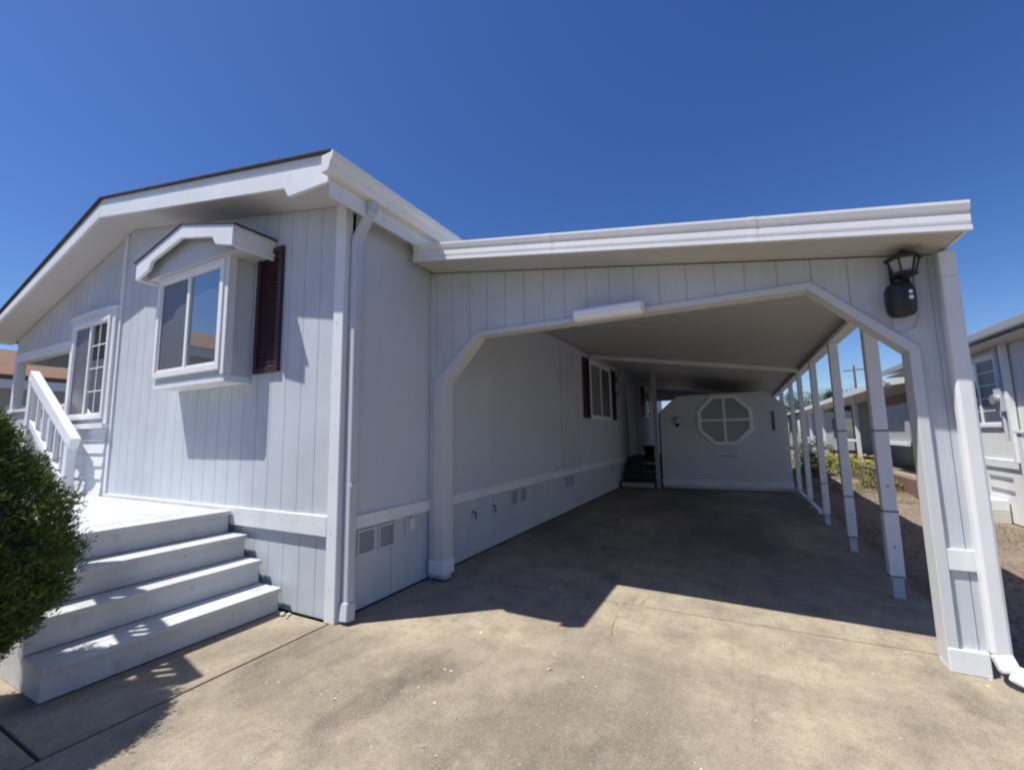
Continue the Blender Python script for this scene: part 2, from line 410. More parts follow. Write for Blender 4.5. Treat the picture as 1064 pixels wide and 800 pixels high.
# roof: shingle slabs, soffit, barge boards, gutter
YB = -.36                                                    # outer face of the barge board
rf = MB()
def ztop(x): return sof(x) + .25 - (.026 * (RX - x) if x < RX else 0)
for xa, xb in ((RX, .22), (HL - .28, RX)):
    rf.prism([(xa, ztop(xa)), (xb, ztop(xb)), (xb, ztop(xb) + .010), (xa, ztop(xa) + .010)], 'y', YB - .014, HY + .3)
rf.build('roof', 'shingle', H)
so = MB()
for xa, xb in ((RX, .17), (HL - .25, RX)):
    so.prism([(xa, sof(xa) + .003), (xb, sof(xb) + .003), (xb, sof(xb) + .03), (xa, sof(xa) + .03)], 'y', YB + .03, -.001)
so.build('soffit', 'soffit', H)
MB().prism([(.001, 3.33), (.17, 3.30), (.17, 3.33), (.001, 3.365)], 'y', .0, HY).build('soffit', 'soffit', H)
st = MB()
for xa, xb in ((RX, .19), (HL - .27, RX)):
    st.prism([(xa, sof(xa) + (.07 if xa < RX else .14)), (xb, sof(xb) + .14), (xb, ztop(xb) - .003), (xa, ztop(xa) - .003)], 'y', YB + .022, YB + .05)
st.build('drip_board', 'white', H, .003)
bb = MB()
bb.prism([(RX + .003, sof(RX)), (-.32, sof(-.32)), (-.27, sof(-.27) - .075), (.20, sof(.20) - .0), (.20, sof(.20) + .145), (RX + .003, sof(RX) + .145)], 'y', YB, YB + .03)
bb.build('barge_board', 'white', H, .003)
bl = MB(); bl.prism([(RX - .003, sof(RX)), (RX - .003, sof(RX) + .145), (HL - .28, sof(HL - .28) + .085), (HL - .28, sof(HL - .28))], 'y', YB, YB + .03)
bl.build('barge_board', 'white', H, .003)
ev = MB(); ev.prism([(.175, 3.235), (.195, 3.235), (.195, 3.52), (.175, 3.52)], 'y', YB + .032, HY); ev.build('eave_board', 'white', H, .003)
g = MB(); g.prism([(.198, 3.37), (.262, 3.37), (.285, 3.40), (.292, 3.44), (.318, 3.47), (.322, 3.515), (.305, 3.518), (.298, 3.505), (.198, 3.505)], 'y', -.42, HY)
g.build('gutter', 'metalwhite', H, .002)
# attic filler behind barge so that sky never shows between soffit and shingles
at = MB()
for xa, xb in ((RX, .17), (HL - .25, RX)):
    at.prism([(xa, sof(xa) + .035), (xb, sof(xb) + .035), (xb, ztop(xb) - .004), (xa, ztop(xa) - .004)], 'y', YB + .052, HY)
at.build('roof_deck', 'pole', H)
# downspout at the corner
ds = MB()
P = [(.235, .06, 3.37), (.235, .06, 3.30), (.080, .058, 3.09), (.070, .058, 3.02), (.070, .058, .12)]
for a, b in zip(P[:-1], P[1:]): ds.bar(a, Vector(b) + (Vector(b) - Vector(a)).normalized() * .012, .075, .062, Vector((1, 0, 0.001)))
dso = ds.build('downspout', 'greymetal', H, .008)
eb = MB(); eb.bar((.072, .056, .15), (.085, .035, .02), .088, .078, Vector((1, 0, 0))); eb.build('elbow', 'greymetal', dso, .008)
for z in (1.02, 2.35): MB().box(.030, .112, .022, .094, z, z + .03).build('strap', 'greymetal', dso, .002)

def window(parent, x0, x1, z0, z1, y, axis='y', sgn=-1, fr=.055, proud=.035, mullions=(0.5,), glass=('screen', 'glass'), grid=None, trim=.0, name='window'):
    """framed sliding window on plane axis=y; sgn is the outward direction"""
    def B(mb, a0, a1, c0, c1, d0, d1):
        if axis == 'y': mb.box(a0, a1, y + sgn * d0, y + sgn * d1, c0, c1)
        else: mb.box(y + sgn * d0, y + sgn * d1, a0, a1, c0, c1)
    f = MB()
    B(f, x0, x1, z1 - fr, z1, 0.001, proud); B(f, x0, x1, z0, z0 + fr, 0.001, proud)
    B(f, x0, x0 + fr, z0 + fr, z1 - fr, 0.001, proud); B(f, x1 - fr, x1, z0 + fr, z1 - fr, 0.001, proud)
    fo = f.build(name, 'vinyl', parent, .004)
    xs_ = [x0 + fr] + [x0 + (x1 - x0) * t for t in mullions] + [x1 - fr]
    for t in mullions:
        c = x0 + (x1 - x0) * t; m = MB(); B(m, c - .024, c + .024, z0 + fr, z1 - fr, 0.001, proud - .006); m.build('mullion', 'vinyl', fo, .003)
    for i in range(len(xs_) - 1):
        a, b = xs_[i], xs_[i + 1]
        p = MB(); B(p, a, b, z0 + fr, z1 - fr, .001, .010); p.build('pane', glass[i % len(glass)], fo)
        s_ = MB(); q = .022
        B(s_, a + .0, b, z1 - fr - q, z1 - fr, .010, .022); B(s_, a, b, z0 + fr, z0 + fr + q, .010, .022)
        B(s_, a, a + q, z0 + fr + q, z1 - fr - q, .010, .022); B(s_, b - q, b, z0 + fr + q, z1 - fr - q, .010, .022)
        s_.build('sash', 'vinyl', fo, .002)
        if grid and i in grid[0]:
            gm = MB()
            for k in range(1, grid[2]):
                zc = z0 + fr + (z1 - z0 - 2 * fr) * k / grid[2]; B(gm, a + q, b - q, zc - .007, zc + .007, .010, .016)
            for k in range(1, grid[1]):
                xc = a + (b - a) * k / grid[1]; B(gm, xc - .007, xc + .007, z0 + fr + q, z1 - fr - q, .010, .0155)
            gm.build('muntin', 'vinyl', fo)
    return fo
# porch window with trim and a deep sill
pw = window(H, -5.27, -4.16, 1.70, 3.02, -.03, grid=((1,), 2, 4))
pt = MB(); pt.box(-5.38, -5.27, -.045, -.002, 1.62, 3.10); pt.box(-4.16, -4.065, -.045, -.002, 1.62, 3.10); pt.box(-5.268, -4.162, -.045, -.002, 3.022, 3.10); pt.box(-5.268, -4.162, -.029, -.002, 1.70, 3.02)
pt.build('casing', 'white', pw, .003)
MB().prism([(-5.44, 3.102), (-4.02, 3.102), (-4.02, 3.125), (-4.2, 3.14), (-4.72, 3.155), (-5.26, 3.14), (-5.44, 3.125)], 'y', -.062, -.002).build('window_hood', 'white', pw, .004)
bx('sill', 'white', pw, -5.40, -4.05, -.085, -.002, 1.575, 1.64)

# bay window
BY, BX0, BX1, BZ0, BZ1 = -.225, -2.50, -1.25, 1.94, 3.10
bay = MB(); bay.box(BX0, BX1, BY, -.002, BZ0, BZ1); bay = bay.build('bay_window', 'siding', H, .003)
window(bay, BX0 + .0, BX1 - .05, BZ0 + .10, BZ1 + .0, BY - .002, name='window_frame', fr=.06)
bt = MB(); bt.box(BX1 - .048, BX1 + .012, BY - .024, BY - .001, BZ0 + .055, BZ1 + .02); bt.box(BX1 + .001, BX1 + .014, BY, BY + .05, BZ0 + .055, BZ1 + .02)
bt.build('corner_board', 'white', bay, .003)
bs = MB(); bs.box(BX0 - .015, BX1 + .008, BY - .012, -.003, BZ0 - .012, BZ0 + .052); bs.build('sill_board', 'white', bay, .004)
# gabled hood of the bay
HC, HW, HYF = -1.80, .86, -.40
def hz(x): return 3.44 - .24 * abs(x - HC)
hd = MB()
for s_ in (-1, 1):
    xa, xb = HC, HC + s_ * (HW + .03)
    hd.prism([(xa, hz(xa) + .035), (xb, hz(xb) + .035), (xb, hz(xb) + .046), (xa, hz(xa) + .046)], 'y', HYF - .012, -.002)
hd.build('hood_roof', 'shingle', bay)
hb = MB()
hb.prism([(HC - HW, hz(HC - HW) - .16), (HC - .60, hz(HC - .60) - .155), (HC - .54, hz(HC - .54) - .085), (HC, hz(HC) - .10), (HC + .54, hz(HC + .54) - .085), (HC + .60, hz(HC + .60) - .155), (HC + HW, hz(HC + HW) - .16),
          (HC + HW, hz(HC + HW) + .033), (HC, hz(HC) + .033), (HC - HW, hz(HC - HW) + .033)], 'y', HYF, HYF + .03)
hb.build('hood_board', 'white', bay, .004)
hs = MB(); zl, zr = hz(HC + HW) - .16, hz(HC + HW) + .033
hs.box(HC + HW - .03, HC + HW, HYF + .031, -.003, zl, zr); hs.build('hood_side', 'white', bay, .004)
MB().box(HC - HW, HC - HW + .03, HYF + .031, -.003, zl, zr).build('hood_side', 'white', bay, .004)
MB().prism([(HC - HW + .031, zl + .03), (HC + HW - .031, zl + .03), (HC + HW - .031, zr - .004), (HC, hz(HC) + .031), (HC - HW + .031, zr - .004)], 'y', HYF + .10, -.003).build('hood_gable', 'siding', bay)
MB().box(BX0, BX1, BY + .001, -.003, BZ1 + .001, zl + .03).build('hood_gable', 'siding', bay)

def shutter(u0, u1, z0, z1, plane, axis, sgn):
    m = MB()
    def B(a0, a1, c0, c1, d0, d1):
        if axis == 'y': m.box(a0, a1, plane + sgn * d0, plane + sgn * d1, c0, c1)
        else: m.box(plane + sgn * d0, plane + sgn * d1, a0, a1, c0, c1)
    e = .05; zm = (z0 + z1) / 2
    for a, b in ((u0, u0 + e), (u1 - e, u1)): B(a, b, z0, z1, .001, .032)
    for a, b in ((z0, z0 + e), (z1 - e, z1)): B(u0 + e, u1 - e, a, b, .001, .030)
    B(u0 + e, u1 - e, z0 + e, z1 - e, .001, .010)
    z = z0 + e + .005
    while z < z1 - e - .03:
        if True:
            if axis == 'y': m.prism([(plane + sgn * .010, z), (plane + sgn * .026, z), (plane + sgn * .012, z + .026)], 'x', u0 + e, u1 - e)
            else: m.prism([(plane + sgn * .010, z), (plane + sgn * .026, z), (plane + sgn * .012, z + .026)], 'y', u0 + e, u1 - e)
        z += .034
    return m.build('shutter', 'maroon', H)
tag(shutter(-1.165, -.80, 2.01, 3.19, 0, 'y', -1), 'dark maroon louvred shutter beside the bay window')
# side windows and shutters under the carport
window(H, 6.68, 8.42, 1.74, 3.04, .001, 'x', 1, mullions=(.5,), glass=('dimglass', 'screen'), trim=0)
shutter(6.20, 6.62, 1.74, 3.04, 0, 'x', 1); shutter(8.50, 8.92, 1.74, 3.04, 0, 'x', 1)
window(H, 13.0, 13.9, 1.95, 3.0, .001, 'x', 1, mullions=(.5,), glass=('screen', 'glass'))
shutter(12.5, 12.92, 1.95, 3.0, 0, 'x', 1)
# flush utility panel with thin trim
pn = bx('access_panel', 'siding', H, .001, .016, 4.97, 5.80, .775, 2.98)
f = MB(); f.box(.001, .026, 4.90, 4.968, .775, 3.04); f.box(.001, .026, 5.802, 5.87, .775, 3.04); f.box(.001, .026, 4.969, 5.801, 2.982, 3.04); f.build('panel_trim', 'siding', pn, .002)
def vent(y0, y1, z0, z1):
    m = MB(); m.box(-.013, .004, y0, y1, z0, z0 + .018); m.box(-.013, .004, y0, y1, z1 - .018, z1); m.box(-.013, .004, y0, y0 + .018, z0 + .018, z1 - .018); m.box(-.013, .004, y1 - .018, y1, z0 + .018, z1 - .018)
    v = m.build('vent', 'greymetal', H)
    s_ = MB(); z = z0 + .024
    while z < z1 - .03: s_.box(-.012, -.004, y0 + .019, y1 - .019, z, z + .010); z += .018
    s_.build('louvre', 'vent', v)
for y0 in (.20, .44, 2.92, 3.20, 5.02, 5.28, 8.2): vent(y0, y0 + .20, .44, .645)
def outlet(y, z, hh=.15):
    o = MB().box(-.012, .020, y, y + .085, z - hh / 2, z + hh / 2).build('outlet_box', 'greymetal', H, .006)
    MB().box(.021, .052, y + .012, y + .075, z - hh * .3, z + hh * .42).build('cover', 'box', o, .006)
outlet(.78, .585); outlet(1.30, .56, .16); outlet(5.75, .86, .18); outlet(4.55, .82, .16)
for y in (1.95, 2.42): MB().tube([(-.01, y, .52), (.03, y, .52), (.035, y, .49), (.035, y, .44)], .009, 8).build('hose_bib', 'black', H)
def walllamp(x, y, z, sx, sy, parent, s=1.0):
    """little dark coach lamp: backplate, arm, cage, cap"""
    b = MB().box(x - .05 * s * abs(sy) + (0 if sx == 0 else 0), x + .05 * s * abs(sy) + (.012 if sx else 0), y - .05 * s * abs(sx), y + .05 * s * abs(sx) + (.012 if sy else 0), z - .08 * s, z + .06 * s)
    o = b.build('wall_lamp', 'black', parent, .003)
    cx, cy = x + sx * .11 * s, y + sy * .11 * s
    MB().tube([(x, y, z), (x + sx * .06 * s, y + sy * .06 * s, z - .03 * s), (cx, cy, z - .01 * s)], .01 * s, 8).build('arm', 'black', o)
    MB().lathe([(.03 * s, z), (.065 * s, z + .02 * s), (.055 * s, z + .15 * s), (.08 * s, z + .16 * s), (.02 * s, z + .22 * s)], cx, cy, 8).build('lantern', 'darkglass', o)
walllamp(0, 9.15, 2.86, 1, 0, H, 1.25); walllamp(0, 9.0, 2.45, 1, 0, H, .9)
bx('side_door', 'white', H, .001, .03, 10.35, 11.2, .78, 2.85)

# ------------------------------------------------------------------ carport
cp = thing('carport', (2.0, 5, 0), 'long white carport with sloping flat roof and chamfered arch front', 'carport')
K = .163
def cz(x): return 3.15 - K * x
CY, CYE = 1.12, 15.5
XR = 4.0
arch = [(.006, .02), (.20, .02), (.20, 1.93), (.615, 2.385), (3.32, 2.385), (3.82, 1.89), (3.82, .02), (XR, .02), (XR, cz(XR) - .012), (.006, cz(.006) - .012)]
fwm = MB(); siding(fwm, arch, 'y', CY, CY + .10, off=.10); fwm.build('front_wall', 'siding', cp)
at_ = MB()
# jamb boards, chamfer and head trim as a mitred band
inner = [(.205, .06), (.205, 1.928), (.617, 2.38), (3.318, 2.38), (3.815, 1.888), (3.815, .04)]
outer = [(.075, .06), (.075, 1.962), (.592, 2.425), (3.342, 2.425), (3.87, 1.912), (3.87, .04)]
for i in range(5):
    at_.prism([inner[i], inner[i + 1], outer[i + 1], outer[i]], 'y', CY - .022, CY + .13)
at_.build('arch_trim', paint('arch_trim_paint', (.60, .615, .62), .06, None, .5, .12, .1), cp, .004)
lb = MB(); lb.box(.03, .215, CY - .04, CY + .14, .065, .20); lb.build('base_block', 'white', cp, .004)
bx('post_bottom_block', 'black', cp, .05, .19, CY + .01, CY + .10, 0, .064)  # black block filling the gap beneath the base block
cb = MB(); cb.box(3.871, XR + .004, CY - .020, CY - .001, .57, .69); cb.build('panel_trim', 'white', cp, .003)
cb = MB(); cb.box(3.818, XR - .005, CY - .030, CY + .13, 0.0, .13); cb.build('base_block', 'white', cp, .004)
cb = MB(); cb.box(XR - .002, XR + .016, CY - .02, CY + .12, .136, cz(XR) - .02); cb.build('corner_trim', 'white', cp, .003)
# roof of interlocking pans
rp = MB(); YF = .74
x0r, x1r = .06, 4.02
rp.prism([(x0r, cz(x0r)), (x1r, cz(x1r)), (x1r, cz(x1r) + .075), (x0r, cz(x0r) + .075)], 'y', YF + .022, CYE)
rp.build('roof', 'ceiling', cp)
sm = MB(); y = 1.6
while y < CYE - .1:
    sm.prism([(x0r + .01, cz(x0r + .01) - .0025), (x1r - .01, cz(x1r - .01) - .0025), (x1r - .01, cz(x1r - .01) + .002), (x0r + .01, cz(x0r + .01) + .002)], 'y', y, y + .014); y += .406
sm.build('roof_seam', 'soffit', cp)
# ribbed front fascia
fa = MB(); zt, zb = .155, -.012
prof = [(YF + .02, zb), (YF - .012, zb), (YF - .012, zb + .028), (YF + .002, zb + .034), (YF + .002, zb + .046), (YF - .006, zb + .055), (YF - .006, zb + .092), (YF + .004, zb + .100), (YF - .014, zb + .118), (YF - .022, zb + .150), (YF - .022, zt), (YF + .02, zt)]
n = len(prof); vsf = []
for xx in (.10, 4.04): vsf += [(xx, p[0], cz(xx) + p[1]) for p in prof]
fa.add(vsf, [tuple(range(n)), tuple(range(n, 2 * n))[::-1]] + [(i, (i + 1) % n, n + (i + 1) % n, n + i) for i in range(n)])
fao = fa.build('fascia', 'metalwhite', cp)
for xx in (1.52, 2.98):
    sm_ = MB(); v_ = []
    for x_ in (xx, xx + .045): v_ += [(x_, p[0] - (.0025 if p[0] < YF + .01 else 0), cz(x_) + p[1] + (.0012 if p[1] > .12 else -.0012)) for p in prof]
    sm_.add(v_, [tuple(range(n)), tuple(range(n, 2 * n))[::-1]] + [(i, (i + 1) % n, n + (i + 1) % n, n + i) for i in range(n)]); sm_.build('seam', 'metalwhite', fao)
# side gutter on the low edge
gz = cz(4.06)
sg = MB(); sg.box(4.022, 4.036, YF + .03, CYE, gz - .0, gz + .135); sg.build('edge_fascia', 'metalwhite', cp, .002)
eb2 = MB(); eb2.box(3.865, 3.975, 1.26, CYE, cz(3.92) - .06, cz(3.98) - .004); eb2.build('side_beam', 'white', cp, .004)
xb = MB(); xb.prism([(.03, cz(.03) - .085), (3.86, cz(3.86) - .085), (3.86, cz(3.86) - .004), (.03, cz(.03) - .004)], 'y', 6.68, 6.78); xb.build('cross_beam', 'white', cp, .004)
xb = MB(); xb.prism([(.03, 2.66), (1.0, 2.66), (1.0, 2.30), (3.86, 2.30), (3.86, cz(3.86) - .004), (.03, cz(.03) - .004)], 'y', CYE - .10, CYE - .02); xb.build('end_header', 'siding', cp, .004)
# posts
def post(y, straps, s=.115):
    m = MB(); m.box(3.92 - s / 2, 3.92 + s / 2, y - s / 2, y + s / 2, .16, cz(3.92) - .061)
    o = m.build('post', 'white', cp, .006)
    MB().box(3.92 - s * .38, 3.92 + s * .38, y - s * .38, y + s * .38, .0, .165).build('post_bottom_block', 'greymetal', o, .004)
    for z in straps:
        MB().box(3.92 - s / 2 - .004, 3.92 + s / 2 + .004, y - s / 2 - .004, y + s / 2 + .004, z, z + .016).build('strap', 'rust', o)
    for z in (.42, .92): MB().tube([(3.92, y - s / 2 - .006, z), (3.92, y - s / 2 + .004, z)], .008, 8).build('bolt', 'rust', o)
post(2.40, (.17, .70, 1.38), .10); post(3.98, (.16, .62, 1.38), .092); post(5.60, (.6,), .085); post(7.25, (), .08); post(8.75, (), .08); post(11.0, (), .10); post(15.0, (), .10)
brl = MB(); brl.box(3.89, 3.95, 6.2, 9.2, .06, .12); brl.build('bottom_rail', 'white', cp, .004)
# downspout on the front corner with a kicked-out foot
cd = MB(); P = [(4.022, 1.05, gz - .012), (4.022, 1.05, gz - .16), (4.022, 1.05, .16), (4.04, 1.015, .085), (4.20, .93, .03)]
for a, b in zip(P[:-1], P[1:]):
    cd.bar(a, Vector(b) + (Vector(b) - Vector(a)).normalized() * .01, .085, .075, Vector((0, 1, .01)))
cd.build('downspout', 'metalwhite', cp, .016)
bx('passage_post', 'nbgrey', cp, .90, 1.0, 9.16, 9.26, 0, cz(.95) - .004)

# fluorescent strip light over the arch
lf = thing('strip_light', (1.93, 1.05, 2.37), 'white fluorescent strip light fixed along the top of the carport arch', 'light')
b_ = MB(); b_.box(1.645, 2.22, 1.03, 1.097, 2.37, 2.462); b_.build('housing', 'metalwhite', lf, .01)
d_ = MB(); d_.prism([(.945, 2.375), (.975, 2.352), (1.029, 2.345), (1.029, 2.455), (.975, 2.45), (.945, 2.43)], 'x', 1.655, 2.21); d_.build('diffuser', 'diffuser', lf, .008)

# coach lantern and round sensor below it
la = thing('wall_lantern', (3.82, 1.1, 2.36), 'dark framed coach lantern under the carport eave beside the downspout', 'lantern')
lx, ly = 3.815, 1.01
lm = MB(); lm.box(lx - .05, lx + .05, 1.098, 1.118, 2.33, 2.50); lm.build('backplate', 'black', la, .004)
lm = MB()
def frus(mb, r0, z0, r1, z1, n=6, cx=lx, cy=ly): mb.lathe([(r0, z0), (r1, z1)], cx, cy, n)
lm.lathe([(.096, 2.452), (.098, 2.460), (.052, 2.492), (.026, 2.500), (.020, 2.512), (.008, 2.520)], lx, ly, 6); lm.build('cap', 'black', la)
lg = MB(); frus(lg, .052, 2.372, .074, 2.451); lg.build('pane', 'darkglass', la)
lc = MB()
for k in range(6):
    t = math.pi / 3 * k
    lc.bar((lx + .055 * math.cos(t), ly + .055 * math.sin(t), 2.368), (lx + .078 * math.cos(t), ly + .078 * math.sin(t), 2.454), .009, .009)
lc.lathe([(.04, 2.343), (.066, 2.35), (.066, 2.371), (.05, 2.3715)], lx, ly, 6); lc.build('cage', 'black', la)
MB().tube([(lx, 1.10, 2.36), (lx, 1.05, 2.35), (lx, ly, 2.35)], .014, 8).build('arm', 'black', la)
mo = thing('motion_sensor', (3.785, 1.08, 2.21), 'black round drum below the coach lantern on the carport front', 'sensor')
sx_, sy_ = 3.785, 1.03
sb = MB(); sb.lathe([(.03, 2.095), (.060, 2.105), (.073, 2.135), (.077, 2.20), (.075, 2.27), (.062, 2.30), (.03, 2.312)], sx_, sy_, 22); sb.build('body', 'black', mo, 0, True)
MB().lathe([(.024, 2.31), (.024, 2.33), (.02, 2.341)], sx_, sy_, 12).build('neck', 'black', mo)
MB().tube([(sx_, 1.06, 2.25), (sx_, 1.119, 2.25)], .02, 8).build('bracket', 'black', mo)
hl = MB(); hl.lathe([(.010, 2.19), (.014, 2.20), (.010, 2.212)], sx_ + .033, sy_ - .066, 10); hl.lathe([(.009, 2.225), (.013, 2.235), (.009, 2.246)], sx_ + .033, sy_ - .065, 10); hl.build('lens', 'diffuser', mo)  # white highlight of the drum, put on as two pale blobs
cable = MB(); cable.tube([(3.73, 1.117, 2.10), (3.74, 1.115, 2.04), (3.79, 1.115, 2.01), (3.86, 1.115, 2.03), (3.89, 1.115, 2.10), (3.89, 1.115, 2.4)], .006, 6); cable.build('cable', 'siding', mo)

# ------------------------------------------------------------------ shed across the back of the carport
sh = thing('storage_shed', (2.5, 9.25, 0), 'pale storage shed with an octagonal window at the back of the carport', 'shed')
SY = 9.25
outl = [(1.06, .03), (3.86, .03), (3.86, 1.95), (3.45, 2.31), (1.52, 2.31), (1.06, 1.93)]
sw = MB(); siding(sw, outl, 'y', SY, SY + .08, pitch=.2032, gap=.005, depth=.004); sw.build('front_wall', paint('shed_paint', (.60, .635, .65), .08, (9, 9, .5), .65, .4, .08), sh)
bx('side_wall', 'siding', sh, 1.06, 1.14, SY + .081, 14.9, .03, 1.93); bx('side_wall', 'siding', sh, 3.78, 3.86, SY + .081, 14.9, .03, 1.95)
rfm = MB(); rfm.prism([(1.03, 1.90), (1.52, 2.312), (3.45, 2.312), (3.89, 1.925), (3.89, 1.95), (3.46, 2.335), (1.51, 2.335), (1.03, 1.925)], 'y', SY - .01, 14.95); rfm.build('roof', 'siding', sh)
bx('base_trim', 'white', sh, 1.05, 3.87, SY - .022, SY - .001, .10, .24)
bx('door_gap', 'black', sh, 1.02, 1.055, SY, SY + .07, .02, 1.9, bevel=0)
ox, oz, orr = 2.56, 1.69, .605
def octo(r): return [(ox + r / math.cos(math.pi / 8) * math.cos(math.pi / 8 + k * math.pi / 4), oz + r / math.cos(math.pi / 8) * math.sin(math.pi / 8 + k * math.pi / 4)) for k in range(8)]
po, pi_ = octo(orr), octo(orr - .085)
ow = MB()
for k in range(8):
    j = (k + 1) % 8; ow.prism([po[k], po[j], pi_[j], pi_[k]], 'y', SY - .035, SY - .001)
owo = ow.build('octagon_window', 'vinyl', sh, .003)
MB().prism(octo(orr - .083), 'y', SY - .012, SY - .002).build('pane', 'dimglass', owo)
mt = MB(); mt.box(ox - .028, ox + .028, SY - .030, SY - .013, oz - orr + .086, oz + orr - .086); mt.box(ox - orr + .086, ox - .029, SY - .030, SY - .013, oz - .028, oz + .028); mt.box(ox + .029, ox + orr - .086, SY - .030, SY - .013, oz - .028, oz + .028)
mt.build('muntin', 'vinyl', owo, .002)
bx('vent_slot', 'vent', sh, 2.40, 2.78, SY - .008, SY - .001, .80, .83)
walllamp(1.48, SY, 1.62, 0, -1, sh, .9)
th = MB(); th.box(3.55, 3.60, SY - .02, SY - .001, 1.42, 1.86); th.build('thermometer', 'pole', sh, .004)

# black steps up to the rear door
SX1 = .98
stp = thing('back_steps', (.5, 9.4, 0), 'black wooden steps rising along the house wall at the back of the carport', 'steps')
for k in range(4):
    z = .19 * (k + 1); y0 = 8.95 + k * .27
    MB().box(.05, .90, y0 - .02, y0 + .28, z - .035, z).build('tread', 'blackwood', stp, .004)
    MB().box(.07, .88, y0 + .262 - .27, y0 + .28 - .27, z - .155, z - .036).build('riser', 'blackwood' if k else 'nbgrey', stp)
MB().box(.05, .90, 10.05, 11.3, .725, .76).build('landing', 'blackwood', stp, .004)
for xx in (.06, .85): MB().box(xx, xx + .035, 9.05, 11.2, .0, .18).build('stringer', 'blackwood', stp)
for xx in (.06, .85):
    for yy in (10.1, 11.2): MB().box(xx, xx + .05, yy, yy + .05, 0, .724).build('leg', 'blackwood', stp)
pl = thing('flower_pot', (.58, 9.95, .76), 'black flower pot standing on the top of the dark back steps', 'pot')
MB().lathe([(.11, .762), (.16, 1.0), (.175, 1.0), (.175, 1.05), (.14, 1.05), (.13, .98)], .58, 10.25, 18).build('pot', 'black', pl, 0, True)
MB().lathe([(.13, .97), (.12, .99), (.02, 1.0)], .58, 10.25, 14).build('soil', 'dirt', pl)

# ------------------------------------------------------------------ front deck and its steps
dk = thing('front_steps', (-3, -.8, 0), 'worn white wooden deck with four broad steps beside the skirting', 'deck')
Y0, Y1 = -1.42, -.03
fx = [-.60, -.875, -1.10, -1.36]
for k in range(4):
    z = .19 * (k + 1); xf = fx[k]
    xbk = fx[k + 1] + .0 if k < 3 else -1.62
    xm = (xbk + xf) / 2
    MB().box(xm + .004, xf, Y0, Y1, z - .038, z).build('tread', 'deck', dk, .007)
    MB().box(xbk - .03 if k < 3 else xbk, xm - .004, Y0 + .004, Y1, z - .038, z - .0025).build('tread', 'deck', dk, .006)
    MB().box(xf - .055, xf - .028, Y0 + .01, Y1 - .006, (z - .19 if k else 0.005) + (.001 if k else 0), z - .039).build('riser', 'deck', dk, .003)
yb = Y0
while yb < Y1 - .05:
    ye = min(yb + .138, Y1)
    MB().box(-5.5, -1.622, yb, ye - .006, .722, .76 + random.uniform(-.0015, .0015)).build('deck_board', 'deck', dk, .004)
    yb += .138
MB().box(-5.5, -1.46, Y0 + .02, Y0 + .05, .0, .721).build('side_skirt', 'deck', dk)
sp = MB(); sp.prism([(-.67, .0), (-.67, .15), (-.92, .15), (-.92, .34), (-1.15, .34), (-1.15, .53), (-1.44, .53), (-1.44, 0)], 'y', Y0 + .015, Y0 + .045); sp.build('stringer', 'deck', dk)
kn = MB(); kn.tube([(-.9028, -.55, .30), (-.9018, -.55, .30)], .011, 7); kn.tube([(-1.1278, -.50, .49), (-1.1268, -.50, .49)], .012, 7); kn.tube([(-.6278, -.4, .10), (-.627, -.4, .10)], .010, 10)
kn.build('knot', 'nbgrey', dk)

# stair railing rising to the porch
sr = thing('stair_railing', (-5, -.2, .76), 'white sloping wooden stair railing with slim balusters below the porch window', 'railing')
RYc = -.17
def rz(x): return 1.33 + (-4.40 - x) * .60
MB().bar((-4.50, RYc, rz(-4.50)), (-6.15, RYc, rz(-6.15)), .09, .15).build('top_rail', 'white', sr, .005)
MB().bar((-4.60, RYc, rz(-4.60) - .62), (-6.1, RYc, rz(-6.1) - .62), .05, .09).build('bottom_rail', 'white', sr, .004)
for x in (-4.62, -6.10): MB().box(x - .05, x + .05, RYc - .045, RYc + .045, .765, rz(x) - .08).build('post', 'white', sr, .004)
for k in range(6):
    x = -4.86 - k * .235
    MB().box(x - .02, x + .02, RYc - .02, RYc + .02, rz(x) - .64, rz(x) - .08).build('baluster', 'white', sr, .003)
ps = thing('porch_stairs', (-5.3, -.7, .76), 'white wooden stairs climbing from the deck toward the porch', 'stairs')
for k in range(3):
    xx = -4.75 - k * .3; z = .76 + .17 * (k + 1)
    MB().box(xx - .32, xx, -1.3, -.24, z - .035, z).build('tread', 'deck', ps, .004)
    MB().box(xx - .03, xx - .012, -1.29, -.25, z - .168, z - .036).build('riser', 'deck', ps)

# ------------------------------------------------------------------ vegetation
def spray(mb, c, d, ln, wd, rng):
    """a needle spray: three crossed narrow blades"""
    d = d.normalized(); a = d.orthogonal().normalized(); a.rotate(Matrix.Rotation(rng.uniform(0, 6.28), 3, d)) if False else None
    a = Matrix.Rotation(rng.uniform(0, 6.28), 3, d) @ a
    b = d.cross(a)
    tip = c + d * ln
    mb.add([c - a * wd * .5, c + a * wd * .5, c + d * ln * .6 + a * wd * .6, tip, c + d * ln * .6 - a * wd * .6], [(0, 1, 2, 3, 4)])
    tip2 = c + (d + b * .5).normalized() * ln * .8
    mb.add([c - b * wd * .3, c + b * wd * .3, tip2 + b * wd * .15, tip2 - a * wd * .2], [(0, 1, 2, 3)])
BXc, BYc, BTOP, BLOW, BR = -.68, -1.885, 1.76, .38, .52
def brad(t):                                           # t: 0 bottom .. 1 top
    return BR * (min(1, .62 + t * 1.9) if t < .2 else (1 - ((t - .2) / .8) ** 2.0) * 1.0 + .02)
bu = thing('conifer_bush', (BXc, BYc, 0), 'dense dark green conical conifer beside the white front steps', 'bush')
MB().tube([(BXc, BYc, -.02), (BXc + .01, BYc, .4), (BXc, BYc, 1.0), (BXc, BYc, 1.6)], [.06, .05, .035, .012], 10).build('trunk', 'bark', bu)
rng = random.Random(11)
clumps = []
core = MB(); N1, N2 = 26, 30; vs_ = []
